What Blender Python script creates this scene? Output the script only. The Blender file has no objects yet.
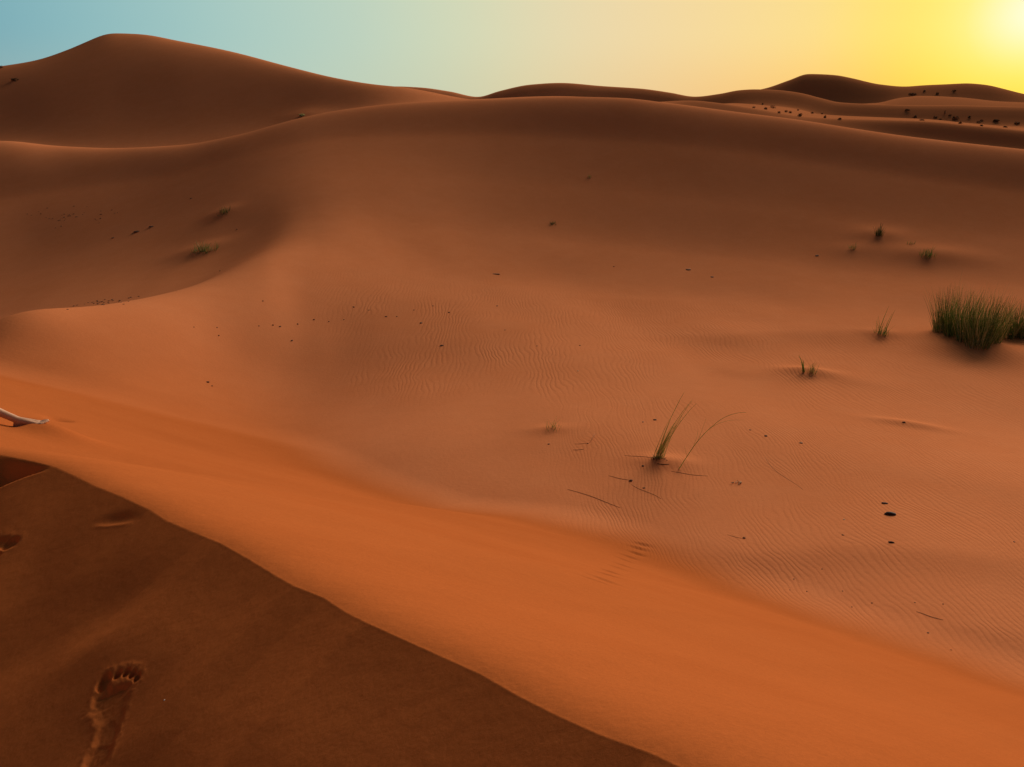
import bpy, math, random
import numpy as np
from mathutils import Vector, Matrix

rng = random.Random(7)
S = bpy.context.scene
COL = S.collection

# ------------------------------------------------------------------ camera
W, Hpx, F = 1024.0, 767.0, 773.0
PITCH = math.radians(19.8)
CAM_Z = 4.0                              # eye height above the z = 0 datum
cp, sp = math.cos(PITCH), math.sin(PITCH)

def ray(u, v):
    """direction in the world of the line of sight through a spot of the photograph"""
    a = (u - 512.0) / F
    b = (383.5 - v) / F
    return np.array([a, cp + b * sp, -sp + b * cp])

def tan_az(u, v):
    d = ray(u, v)
    h = math.hypot(d[0], d[1])
    return math.atan2(d[0], d[1]), d[2] / h

cam_d = bpy.data.cameras.new('camera')
cam_d.sensor_width = 36.0
cam_d.lens = 36.0 * F / W
cam_d.clip_start = 0.05
cam_d.clip_end = 12000
cam = bpy.data.objects.new('camera', cam_d)
cam.location = (0, 0, CAM_Z)
cam.rotation_euler = (math.pi / 2 - PITCH, 0, 0)
COL.objects.link(cam)
S.camera = cam

# ------------------------------------------------------------------ small maths
def pchip_slopes(x, y):
    h = np.diff(x); d = np.diff(y) / h
    m = np.zeros_like(y)
    for i in range(1, len(x) - 1):
        if d[i-1] * d[i] > 0:
            w1 = 2*h[i] + h[i-1]; w2 = h[i] + 2*h[i-1]
            m[i] = (w1 + w2) / (w1/d[i-1] + w2/d[i])
    m[0] = d[0]; m[-1] = d[-1]
    return m

def pchip(x, y, q):
    x = np.asarray(x, float); y = np.asarray(y, float)
    m = pchip_slopes(x, y)
    q = np.clip(q, x[0], x[-1])
    i = np.clip(np.searchsorted(x, q, side='right') - 1, 0, len(x) - 2)
    h = x[i+1] - x[i]; t = (q - x[i]) / h
    return ((2*t**3 - 3*t**2 + 1)*y[i] + (t**3 - 2*t**2 + t)*h*m[i]
            + (-2*t**3 + 3*t**2)*y[i+1] + (t**3 - t**2)*h*m[i+1])

def catmull(x, y, q):
    """smooth interpolation that may swing a little past its knots"""
    x = np.asarray(x, float); y = np.asarray(y, float)
    m = np.gradient(y, x)
    q = np.clip(q, x[0], x[-1])
    i = np.clip(np.searchsorted(x, q, side='right') - 1, 0, len(x) - 2)
    h = x[i+1] - x[i]; t = (q - x[i]) / h
    return ((2*t**3 - 3*t**2 + 1)*y[i] + (t**3 - 2*t**2 + t)*h*m[i]
            + (-2*t**3 + 3*t**2)*y[i+1] + (t**3 - t**2)*h*m[i+1])

_tab = np.random.RandomState(11).rand(256, 256)
def vnoise(x, y):
    xi = np.floor(x).astype(int); yi = np.floor(y).astype(int)
    fx = x - xi; fy = y - yi
    fx = fx*fx*fx*(fx*(fx*6-15)+10); fy = fy*fy*fy*(fy*(fy*6-15)+10)
    g = lambda a, b: _tab[a & 255, b & 255]
    return ((g(xi, yi)*(1-fx) + g(xi+1, yi)*fx)*(1-fy) + (g(xi, yi+1)*(1-fx) + g(xi+1, yi+1)*fx)*fy) - 0.5

def sstep(a, b, x):
    t = np.clip((x - a) / (b - a), 0, 1)
    return t*t*(3 - 2*t)

# ------------------------------------------------------------------ dunes: crest lines read as (u, v), each at its own distance
def line(pts):
    az, tn = zip(*[tan_az(u, v) for u, v in pts])
    return np.array(az), np.array(tn)

C1 = line([(-120,150),(-40,143),(0,142),(60,147.5),(120,149.5),(180,146.5),(240,135.5),(300,118.5),(350,108.5),(400,102.5),(440,100),(480,98.5),
           (560,95.5),(620,97),(670,103),(740,113),(800,121),(850,129),(900,136.5),(960,143.5),(1024,150),(1120,160)])
C2 = line([(-120,80),(-40,70),(0,65.5),(35,60),(70,48.5),(95,38),(110,33),(140,34),(180,41),(230,51),(290,66),(340,78),(380,85),(400,87),(425,91.5),
           (450,97),(480,102),(560,103),(620,104),(660,101),(690,99.3),(720,102),(745,106),(775,111.5),(800,116.3),(840,119.5),(890,121.5),
           (930,123),(960,126),(1000,129.5),(1024,132),(1120,140)])
C3 = line([(-120,100),(250,100),(340,90),(380,87),(400,86),(420,86.8),(450,91),(478,96.8),(500,91),(530,84.8),(560,83),(600,86),(640,89),(670,93.5),(695,97.6),
           (720,94.5),(740,90.5),(755,89.5),(775,90),(800,93),(820,98),(840,102.5),(870,104),(905,105),(950,105.5),(990,107),(1024,108),(1120,112)])
C4 = line([(-120,104),(820,104),(850,104),(875,103),(900,97.5),(920,95.5),(960,97),(1000,101),(1024,102),(1120,108)])
C5 = line([(-120,104),(560,103),(660,101),(695,98.5),(740,93),(765,88.5),(790,80),(808,74),(835,75),(850,77.5),(880,84),(905,86.5),(925,85),
           (945,84),(965,83),(985,84.5),(1005,89),(1024,94),(1080,106),(1120,110)])

# columns of the middle ground: azimuth of u at v = 250, then (distance, height relative to the eye) of each knot
MID = {
 -100: [(2,-3.0),(8,-2.85),(10.5,-3.0),(12,-3.15),(16,-4.35),(24,-4.8),(32,-3.7)],
    0: [(2,-3.1),(8,-2.95),(10.7,-3.1),(12.5,('v',315)),(16.5,-4.28),(24,-4.42),(32,-3.2)],
   80: [(2,-3.3),(8,-3.25),(10.8,-3.3),(13.2,('v',309)),(17.2,-4.1),(24,-3.85),(31,-2.8)],
  150: [(2,-3.6),(8,-3.55),(11,-3.62),(14.2,('v',299)),(18,-3.9),(24,-3.35),(29.5,-2.45)],
  210: [(2,-3.8),(8,-3.8),(11.3,-4.02),(15.5,('v',282)),(19,-3.65),(24,-2.8),(28,-2.05)],
  260: [(2,-3.8),(8,-3.85),(11.5,-4.2),(17,('v',259)),(20,-3.2),(24,-2.3),(27.5,-1.55)],
  310: [(2,-3.8),(8,-3.85),(11.8,-4.2),(17.8,-3.02),(20.7,-2.6),(24,-1.92),(27.3,-1.2)],
  360: [(2,-3.75),(8,-3.8),(12,-4.08),(17.3,-3.32),(20.5,-2.82),(24,-1.94),(27.3,-1.05)],
  512: [(2,-3.7),(8,-3.68),(12,-3.84),(17,-3.80),(20.5,-3.32),(24,-2.3),(27.3,-1.02)],
  700: [(2,-3.6),(8,-3.6),(12,-3.85),(17,-4.05),(20.5,-3.72),(24,-2.72),(27.3,-1.4)],
  860: [(2,-3.4),(8,-3.55),(12,-3.9),(17,-4.1),(20.5,-3.9),(24,-3.15),(27.3,-2.05)],
 1024: [(2,-3.2),(8,-3.45),(12,-3.9),(17,-4.05),(20.5,-3.95),(24,-3.4),(27.3,-2.5)],
 1120: [(2,-3.2),(8,-3.4),(12,-3.9),(17,-4.0),(20.5,-3.95),(24,-3.5),(27.3,-2.7)],
}
mid_az, mid_r, mid_z = [], [], []
for u in sorted(MID):
    az, _ = tan_az(u, 250)
    mid_az.append(az)
    rr, zz = [], []
    for r, z in MID[u]:
        if isinstance(z, tuple):
            z = tan_az(u, z[1])[1] * r
        rr.append(r); zz.append(z)
    mid_r.append(rr); mid_z.append(zz)
mid_az = np.array(mid_az); mid_r = np.array(mid_r); mid_z = np.array(mid_z)

def knots(az):
    """distance and height of every knot of the radial profiles at the azimuths az"""
    R, Z = [], []
    for k in range(mid_r.shape[1]):
        R.append(catmull(mid_az, mid_r[:, k], az)); Z.append(catmull(mid_az, mid_z[:, k], az))
    one = np.ones_like(az)
    deg = np.degrees(az)
    t1, t2, t3, t4, t5 = [pchip(L[0], L[1], az) for L in (C1, C2, C3, C4, C5)]
    r1 = 30.5 + 7.5*sstep(-16, -35, deg)
    left = sstep(-2, -14, deg); right = sstep(9, 16, deg)
    up = .36*np.cos(np.clip(az, -.75, .2) - math.radians(15))      # one plane that climbs away to the right
    rb_l = 15.2/(up - t1)
    r2 = 54*(1-left) + left*15.2/(up - t2)
    r3 = 120*one; r4 = 175*one; r5 = 240 + 12*np.sin(az*5)
    R += [r1];        Z += [t1*r1]
    R += [r1 + 6];    Z += [t1*(r1+6) - 1.1]
    rb = rb_l*left + .955*r2*(1-left)
    R += [rb];        Z += [t1*rb - .12]
    R += [r2];        Z += [t2*r2]
    R += [r2*(1.18 - .06*left)];   Z += [(t2*r2 - 1.4)*(1-right) + (t2*r2*1.18 + .15)*right]
    R += [r3*.94];    Z += [(t3*r3 - 3.4)*(1-right) + np.minimum(t3*r3 - 2.1, (t3-.002)*r3*.94)*right]
    R += [r3];        Z += [t3*r3]
    R += [r3*1.18];   Z += [t3*r3*1.18 - 2.4]
    R += [r4];        Z += [t4*r4]
    R += [r5*.925];   Z += [t4*r5*.925 - 1.5]
    R += [r5];        Z += [t5*r5]
    R += [r5*1.3];    Z += [np.minimum(t5*r5 - 8, -2)]
    R += [900*one];   Z += [-16*one]
    R += [3200*one];  Z += [-60*one]
    return np.array(R), np.array(Z)

# ------------------------------------------------------------------ the near ridge: crest in plan, height along it
crest_px = [(760,812),(680,767),(650,753),(600,735),(560,717),(520,697),(480,674),(440,656),(400,638),(365,622),(345,612),(324,598),(294,586),(276,576),(250,560),
            (220,543),(205,537),(181,527),(165,520),(150,510),(120,496),(95,486),(75,476),(55,467),(35,462),(0,455),(-60,446),(-140,436)]
czs = np.interp(np.arange(len(crest_px)),
                [0, 1, 6, 10, 19, 23, 25, 27], [-.90, -.94, -1.03, -1.12, -1.31, -1.44, -1.53, -1.70])
E_ = np.array([-.69, .72]); E_ /= np.linalg.norm(E_); N_ = np.array([E_[1], -E_[0]])
cs, cw = [], []
for (u, v), z in zip(crest_px, czs):
    d = ray(u, v); p = d * (z / d[2])
    cs.append(p[:2] @ E_); cw.append(p[:2] @ N_)
cs = np.array(cs); cw = np.array(cw)
cs_x = np.concatenate([[-30, -8, -2.5], cs, [9.5, 14, 22, 60]])
cw_x = np.concatenate([[2.0, 1.2, .9], cw, [cw[-1] - .25, cw[-1] - .6, cw[-1] - 1.5, cw[-1] - 6]])
cz_x = np.concatenate([[.4, -.2, -.72], czs, [-2.05, -2.6, -3.4, -5.0]])
o_ = np.argsort(cs_x); cs_x, cw_x, cz_x = cs_x[o_], cw_x[o_], cz_x[o_]

SPOTS = {}                                # filled below: hollows, prints and mounds pressed into the sand

def raw_height(x, y):
    r = np.hypot(x, y); az = np.arctan2(x, y)
    shape = x.shape
    r = r.ravel(); az = az.ravel(); azc = np.clip(az, mid_az[0], mid_az[-1])
    R, Z = knots(azc)
    s = np.log(np.maximum(r, 2.001)); LR = np.log(R)
    h = np.diff(LR, axis=0); d = np.diff(Z, axis=0) / h
    m = np.zeros_like(Z)
    p = d[:-1] * d[1:] > 0
    w1 = 2*h[1:] + h[:-1]; w2 = h[1:] + 2*h[:-1]
    with np.errstate(divide='ignore', invalid='ignore'):
        mm = (w1 + w2) / (w1/d[:-1] + w2/d[1:])
    m[1:-1] = np.where(p, mm, 0)
    k = np.clip((s[None, :] >= LR).sum(axis=0) - 1, 0, len(LR) - 2)
    c = np.arange(len(s))
    hh = h[k, c]; t = np.clip((s - LR[k, c]) / hh, 0, 1)
    z = ((2*t**3 - 3*t**2 + 1)*Z[k, c] + (t**3 - 2*t**2 + t)*hh*m[k, c]
         + (-2*t**3 + 3*t**2)*Z[k+1, c] + (t**3 - t**2)*hh*m[k+1, c])
    return z.reshape(shape)

# the profiles are laid out once on a fine polar table and eased sideways, so no crease runs along a profile
TA0, TA1, TN = math.radians(-52), math.radians(52), 1041
TLR0, TLR1, TM = math.log(2.05), math.log(3000.0), 900
def gblur(a, sig):
    k = int(3*sig) + 1; w = np.exp(-.5*(np.arange(-k, k+1)/sig)**2); w /= w.sum()
    p = np.pad(a, ((0, 0), (k, k)), mode='edge')
    return sum(w[i]*p[:, i:i+a.shape[1]] for i in range(2*k+1))
def make_table():
    az = np.linspace(TA0, TA1, TN); lr = np.linspace(TLR0, TLR1, TM)
    A, L = np.meshgrid(az, lr); R = np.exp(L)
    z = raw_height(R*np.sin(A), R*np.cos(A))
    step = math.degrees(TA1-TA0)/(TN-1)
    fine, soft = gblur(z, .45/step), gblur(z, 2.6/step)
    mid = gblur(z, 1.3/step)
    f = sstep(25, 29, R)
    g = sstep(11.5, 13, R)*sstep(24, 17, R)*sstep(-14, -18, np.degrees(A))   # keep the lip of the hollow crisp
    near_ = soft*(1-g) + mid*g
    v = sstep(2, 10, np.degrees(np.abs(A+.55)))
    sharp = gblur(z, .16/step); q = sstep(70, 90, R)
    return near_*(1-f) + (fine*(1-q) + sharp*q)*f
TABLE = make_table()
def cubw(t):
    return (-.5*t+t*t-.5*t**3, 1-2.5*t*t+1.5*t**3, .5*t+2*t*t-1.5*t**3, -.5*t*t+.5*t**3)
def base_height(x, y):
    shp = np.shape(x); x = np.ravel(x); y = np.ravel(y)
    fa = np.clip((np.arctan2(x, y)-TA0)/(TA1-TA0)*(TN-1), 1, TN-2.001)
    fl = np.clip((np.log(np.maximum(np.hypot(x, y), 1e-3))-TLR0)/(TLR1-TLR0)*(TM-1), 1, TM-2.001)
    ia = fa.astype(int); il = fl.astype(int)
    wa = cubw(fa-ia); wl_ = cubw(fl-il)
    out = np.zeros(len(x))
    for i in range(4):
        row = np.zeros(len(x))
        for j in range(4):
            row += wa[j]*TABLE[il+i-1, ia+j-1]
        out += wl_[i]*row
    return out.reshape(shp)

def gauss(x, y, cx, cy, sx, sy, ang=0.0):
    ca, sa = math.cos(ang), math.sin(ang)
    a = (x-cx)*ca + (y-cy)*sa; b = -(x-cx)*sa + (y-cy)*ca
    return np.exp(-.5*((a/sx)**2 + (b/sy)**2))

def swell(x, y, P, Q, asym, h):
    """low ridge along P-Q, its near side steeper than its far side"""
    P = np.array(P); Q = np.array(Q); L = np.linalg.norm(Q-P); e = (Q-P)/L; n = np.array([-e[1], e[0]])
    a = (x-P[0])*e[0] + (y-P[1])*e[1]; b = (x-P[0])*n[0] + (y-P[1])*n[1]
    b = b + .12*np.sin(a*1.3 + 1) + .06*np.sin(a*3.1)
    prof = np.where(b > 0, np.exp(-np.abs(b)/asym[1]*1.2)*(1+np.abs(b)/asym[1]*1.2), np.exp(-.5*(b/asym[0])**2))
    return h*prof*sstep(-.25*L, .15*L, a)*sstep(1.25*L, .8*L, a)

def ridge_coords(x, y):
    s = x*E_[0] + y*E_[1]
    return s, x*N_[0] + y*N_[1] - np.interp(s, cs_x, cw_x)

def ridge_z(x, y):
    # the near ridge
    s, d = ridge_coords(x, y)
    zc = np.interp(s, cs_x, cz_x)
    w = .15
    right = np.tan(np.radians(np.interp(s, [.4, 4.5], [32.0, 28.0])))*(np.sqrt(d*d + w*w) - w)
    right = right + .03*np.sin(s*1.7+d*.9)*sstep(.3, 1.5, d)
    a = np.abs(d)
    left = math.tan(math.radians(25.0))*a - .035*np.exp(-a/.10)*0 + .10*np.maximum(a-.9, 0)**1.5*.0
    left = left + sstep(.05, .4, a)*(.012*vnoise(x*5+2, y*5) + .034*vnoise(x*1.6+y*.6+9, y*3.0-x*.9))
    zr = zc - np.where(d > 0, right, left)
    return zr

def height(x, y):
    x = np.asarray(x, float); y = np.asarray(y, float)
    zb = base_height(x, y)
    r = np.hypot(x, y)
    near = sstep(30, 14, r)
    # slow undulation of the basin floor
    zb = zb + near*(.05*vnoise(x*.35+3, y*.22+8) + .035*vnoise(x*.9+1, y*.6+4))
    zb = zb + sstep(14, 40, r)*(.25*vnoise(x*.08+31, y*.06+7))*sstep(400, 200, r)
    for (P, Q, asym, h) in SPOTS.get('swell', ()):
        zb = zb + swell(x, y, P, Q, asym, h)
    for (cx, cy, sx, sy, ang, h) in SPOTS.get('gauss', ()):
        zb = zb + h*gauss(x, y, cx, cy, sx, sy, ang)
    zr = ridge_z(x, y)
    k = .30
    hh = np.clip(.5 + .5*(zr - zb)/k, 0, 1)
    z = zb*(1-hh) + zr*hh + k*hh*(1-hh)
    for fn in SPOTS.get('prints', ()):
        z = z + fn(x, y)
    return z + CAM_Z

def ground_at(x, y):
    return float(height(np.array([x]), np.array([y]))[0])

def hit(u, v, rmin=.7, rmax=600.0):
    """where the line of sight through (u, v) meets the sand"""
    d = ray(u, v); d = d / math.hypot(d[0], d[1])
    rr = np.exp(np.linspace(math.log(rmin), math.log(rmax), 5000))
    f = CAM_Z + d[2]*rr - height(d[0]*rr, d[1]*rr)
    i = int(np.argmax(f < 0))
    if not (f < 0).any(): i = len(rr) - 1
    a, b = rr[max(i-1, 0)], rr[i]
    fa, fb = f[max(i-1, 0)], f[i]
    q = a + (b-a)*fa/(fa-fb) if fa != fb else b
    return Vector((d[0]*q, d[1]*q, ground_at(d[0]*q, d[1]*q)))

def px_size(p):
    """metres that one pixel of the photograph spans at p"""
    depth = p.y*cp - (p.z - CAM_Z)*sp
    return depth / F

# hollows, mounds and prints -------------------------------------------------
sw = []
def add_swell(px, asym, h):
    (u0, v0), (u1, v1) = px
    P = hit(u0, v0); Q = hit(u1, v1)
    sw.append(((P.x, P.y), (Q.x, Q.y), asym, h))
add_swell(((700,336),(940,333)), (.5, 1.6), .10)       # wind-laid bar left of the tussock
add_swell(((660,538),(1040,566)), (.25, .6), .035)     # low bar in the basin
add_swell(((700,590),(1060,640)), (.22, .7), .025)
add_swell(((720,366),(880,384)), (.25, .7), .022)
SPOTS['swell'] = sw
gs = []
def add_gauss(u, v, sx, sy, ang, h):
    p = hit(u, v); gs.append((p.x, p.y, sx, sy, ang, h))
add_gauss(985, 352, .8, .45, -.3, .10)
add_gauss(200, 250, .5, .28, .4, .08)
add_gauss(222, 213, .35, .25, .4, .06)
add_gauss(880, 236, .5, .35, -.2, .09)
add_gauss(930, 256, .8, .45, -.3, .13)
add_gauss(856, 250, .5, .3, 0, .04)
add_gauss(808, 372, .30, .16, -.2, .07)
add_gauss(882, 334, .25, .18, 0, .05)
add_gauss(665, 462, .22, .13, -.2, .04)
add_gauss(550, 429, .22, .10, 0, .02)
add_gauss(908, 424, .30, .10, -.5, .035)
add_gauss(303, 116, .9, .6, 0, .14)
SPOTS['gauss'] = gs

HEEL = hit(17.5, 427.2)
def foot_bank(x, y):
    return .085*gauss(x, y, HEEL.x+.22, HEEL.y+.05, .16, .13)*sstep(-.02, .12, x-HEEL.x)

def track():
    """a short row of small dents some animal left across the slip face"""
    R = random.Random(4); pts = []
    for i in range(11):
        f = i/10; p = hit(645 - 45*f + R.uniform(-2, 2), 546 + 38*f + R.uniform(-1, 1)); pts.append((p.x, p.y, R.uniform(.7, 1.2)))
    def f(x, y):
        m = (np.hypot(x, y) < 9) & (np.hypot(x, y) > 3)
        out = np.zeros_like(x)
        if m.any():
            for (px, py, q) in pts: out[m] += -.010*q*gauss(x[m], y[m], px, py, .055, .022, -.5) + .006*q*gauss(x[m], y[m], px-.01, py+.045, .05, .02, -.5)
        return out
    return f

def local_frame(u0, v0, u1, v1):
    P = hit(u0, v0); Q = hit(u1, v1)
    e = np.array([Q.x-P.x, Q.y-P.y]); L = np.linalg.norm(e); e /= L
    return np.array([P.x, P.y]), e, np.array([e[1], -e[0]]), L

WID = .87
def footprint(u0, v0, u1, v1, depth, mirror=1, length=None):
    """bare right foot pressed into the sand, heel at (u0, v0), tip of the big toe towards (u1, v1)"""
    P, e, n, L = local_frame(u0, v0, u1, v1)
    if length: L = length
    k = L/.25
    #        along, across, half-length, half-width, depth factor
    sole = [(.034,-.002,.040,.031,1.10),(.075,.008,.05,.027,.80),(.112,.014,.05,.026,.55),(.145,.008,.034,.038,.60),(.168,.000,.022,.045,.72),(.186,-.024,.030,.022,.80)]
    toes = [(.226,-.026,.023,.0185,1.25),(.224,.006,.0125,.0105,1.1),(.215,.027,.012,.0100,1.1),(.201,.044,.0115,.0095,1.1),(.184,.057,.0115,.0090,1.05)]
    def f(x, y):
        a = ((x-P[0])*e[0] + (y-P[1])*e[1])/k; b = ((x-P[0])*n[0] + (y-P[1])*n[1])/(k*WID)*mirror
        m = (a > -.1) & (a < .36) & (np.abs(b) < .16)
        out = np.zeros_like(x)
        if not m.any(): return out
        aa, bb = a[m], b[m]
        aa = aa + .003*vnoise(aa*90, bb*90); bb = bb + .003*vnoise(aa*90+40, bb*90)
        keep = np.ones_like(aa); dmin = np.full_like(aa, 9.0)
        for (ca, cb, la, lb, q) in sole + toes:
            rr = np.sqrt(((aa-ca)/la)**2 + ((bb-cb)/lb)**2)
            soft = sstep(1.18, .55, rr) if (ca, cb, la, lb, q) in sole else sstep(1.05, .62, rr)
            keep = np.maximum(keep*0, np.maximum(1-keep, 0)) if False else keep
            dmin = np.minimum(dmin, (rr-1)*min(la, lb))
            out_q = q*soft
            keep = np.minimum(keep, 1-out_q*.6)
        dep = (1-keep)/.6
        rim = np.exp(-((dmin-.007)/.006)**2)*(dmin > 0)
        crease = np.exp(-((aa-.186+.22*(bb+.01))/.0045)**2)*sstep(.055, .03, np.abs(bb-.006))
        out[m] = -depth*dep + depth*.11*rim*(.6 + .8*(vnoise(aa*50, bb*50)+.5)) - depth*.35*crease + .0016*vnoise(aa*200, bb*200)*np.clip(dep+rim, 0, 1)
        return out
    return f

def scoop(u0, v0, u1, v1, wide, depth, lip):
    """a hollow beyond a sharp lip that runs from (u0, v0) to (u1, v1)"""
    P, e, n, L = local_frame(u0, v0, u1, v1)
    def f(x, y):
        a = ((x-P[0])*e[0] + (y-P[1])*e[1])/L; b = ((x-P[0])*n[0] + (y-P[1])*n[1])
        b = b - .02*np.sin(a*3.0)
        A = sstep(-.04, .22, a)*sstep(1.5, 1.0, a)*sstep(.0, .07, -ridge_coords(x, y)[1])
        return A*(-depth*sstep(-.01, .05, b)*np.exp(-np.maximum(b, 0)/wide) + lip*np.exp(-(b/.025)**2))
    return f

def dish(u0, v0, u1, v1, wide, depth, lip):
    """an oval hollow with a raised near rim"""
    P, e, n, L = local_frame(u0, v0, u1, v1)
    def f(x, y):
        a = (((x-P[0])*e[0] + (y-P[1])*e[1])/L - .5)*2; b = ((x-P[0])*n[0] + (y-P[1])*n[1])/wide
        b = b - .35*a*a
        rr = np.sqrt(a*a + b*b)
        return -depth*np.exp(-1.9*rr*rr) + lip*np.exp(-((rr-1.05)/.22)**2)*sstep(-.2, .8, b)*sstep(1.3, .5, np.abs(a))
    return f

SPOTS['prints'] = [
    foot_bank, track(),
    footprint(95, 771, 117, 666, .0098),
    footprint(-69, 558, 7, 553, .011),
    scoop(57, 467.5, -12, 492, .25, .085, .002),
    dish(98, 520, 140, 516, .032, .010, .0025),
    dish(49, 418.5, 66, 418.5, .10, .065, .004),
    dish(13, 416.5, 25, 415.5, .10, .065, .004),
]

# ------------------------------------------------------------------ ground mesh: one sheet, finer towards the camera
def build_ground(mat):
    a_in = np.radians(np.linspace(-47, 47, 1180))
    a_out = np.radians(np.concatenate([np.arange(-180, -47, 2.0), [-47.6], ]))
    az = np.concatenate([a_out, a_in, -a_out[::-1][:-1] if False else np.radians(np.concatenate([[47.6], np.arange(49, 180, 2.0)]))])
    rs = [.5]
    while rs[-1] < 3200:
        r = rs[-1]
        g = .0022 if r < 1.2 else .0017 if r < 2.3 else .0032 if r < 3.2 else .0042 if r < 5 else .0032 if r < 8 else .0055 if r < 24 else .0065 if r < 60 else .012 if r < 350 else .05
        rs.append(r*(1+g))
    rs = np.array(rs)
    A, Rr = np.meshgrid(az, rs)
    X = Rr*np.sin(A); Y = Rr*np.cos(A)
    Zg = np.concatenate([height(X[i:i+100], Y[i:i+100]) for i in range(0, len(rs), 100)])
    nr, na = X.shape
    co = np.stack([X, Y, Zg], -1).reshape(-1, 3)
    i = np.arange(nr-1)[:, None]*na; j = np.arange(na)[None, :]; j2 = (j+1) % na
    quads = np.stack([i+j, i+na+j, i+na+j2, i+j2], -1).reshape(-1, 4)
    quads = quads[:, ::-1]
    cidx = len(co)
    co = np.vstack([co, [[0, 0, float(Zg[0].mean())]]])
    tris = np.stack([np.full(na, cidx), np.arange(na), (np.arange(na)+1) % na], -1)[:, ::-1]
    me = bpy.data.meshes.new('desert_ground')
    nq, nt = len(quads), len(tris)
    me.vertices.add(len(co)); me.vertices.foreach_set('co', co.astype(np.float32).ravel())
    me.loops.add(nq*4 + nt*3)
    me.loops.foreach_set('vertex_index', np.concatenate([quads.ravel(), tris.ravel()]).astype(np.int32))
    me.polygons.add(nq+nt)
    me.polygons.foreach_set('loop_start', np.concatenate([np.arange(nq)*4, nq*4 + np.arange(nt)*3]).astype(np.int32))
    me.update(calc_edges=True)
    me.polygons.foreach_set('use_smooth', np.ones(nq+nt, bool))
    x, y = co[:, 0], co[:, 1]
    r = np.hypot(x, y); s, d = ridge_coords(x, y)
    # where the wind has rippled the floor, and where the loose slip-face sand lies
    zbase = base_height(x, y); zc = np.interp(s, cs_x, cz_x)
    toe = (co[:, 2] - CAM_Z) - zbase
    azd = np.degrees(np.arctan2(x, y))
    floor_ = sstep(.16, .06, toe)
    patch = sstep(-.16, .10, vnoise(x*.33+5, y*.28+2) + .5*vnoise(x*.9, y*.8) + .24)
    upto = sstep(18.5, 14.5, r + 2*vnoise(x*.3, y*.3) + .12*(azd-5)*0)
    lefts = sstep(-15, -9, azd + .6*(r-12))*sstep(9.6, 11.5, r + .12*np.maximum(azd, 0)*3)
    rip = floor_*patch*upto*np.maximum(lefts, sstep(1, 9, azd + 6*vnoise(x*.4, y*.4)))
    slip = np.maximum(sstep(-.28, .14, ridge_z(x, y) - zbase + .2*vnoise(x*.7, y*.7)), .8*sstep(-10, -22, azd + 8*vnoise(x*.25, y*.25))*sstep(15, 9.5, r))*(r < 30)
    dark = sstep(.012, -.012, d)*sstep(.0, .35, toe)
    for nm, val in (('ripple', rip), ('slip', slip), ('lee', dark), ('far_dim', sstep(44, 56, r + 6*vnoise(x*.1, y*.1))*sstep(4, 14, azd))):
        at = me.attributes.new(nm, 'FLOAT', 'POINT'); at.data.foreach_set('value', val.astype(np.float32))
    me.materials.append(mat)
    ob = bpy.data.objects.new('desert_ground', me); COL.objects.link(ob)
    ob['kind'] = 'structure'
    return ob

# ------------------------------------------------------------------ materials
def new_mat(name):
    m = bpy.data.materials.new(name); m.use_nodes = True
    return m, m.node_tree.nodes, m.node_tree.links, m.node_tree.nodes['Principled BSDF']

def plain(name, rgb, rough=.8, var=.25, scale=30, translucent=0):
    m, n, l, b = new_mat(name)
    tc = n.new('ShaderNodeTexCoord'); nz = n.new('ShaderNodeTexNoise'); nz.inputs['Scale'].default_value = scale
    nz.inputs['Detail'].default_value = 3
    mx = n.new('ShaderNodeMix'); mx.data_type = 'RGBA'
    mx.inputs['A'].default_value = (*[c*(1-var) for c in rgb], 1); mx.inputs['B'].default_value = (*[min(1, c*(1+var)) for c in rgb], 1)
    l.new(tc.outputs['Object'], nz.inputs['Vector']); l.new(nz.outputs['Fac'], mx.inputs['Factor'])
    l.new(mx.outputs['Result'], b.inputs['Base Color']); b.inputs['Roughness'].default_value = rough
    b.inputs['Specular IOR Level'].default_value = .2
    if translucent:
        tr = n.new('ShaderNodeBsdfTranslucent'); ms = n.new('ShaderNodeMixShader'); ms.inputs[0].default_value = translucent
        l.new(mx.outputs['Result'], tr.inputs['Color']); l.new(b.outputs[0], ms.inputs[1]); l.new(tr.outputs[0], ms.inputs[2])
        l.new(ms.outputs[0], n['Material Output'].inputs['Surface'])
    return m

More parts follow.
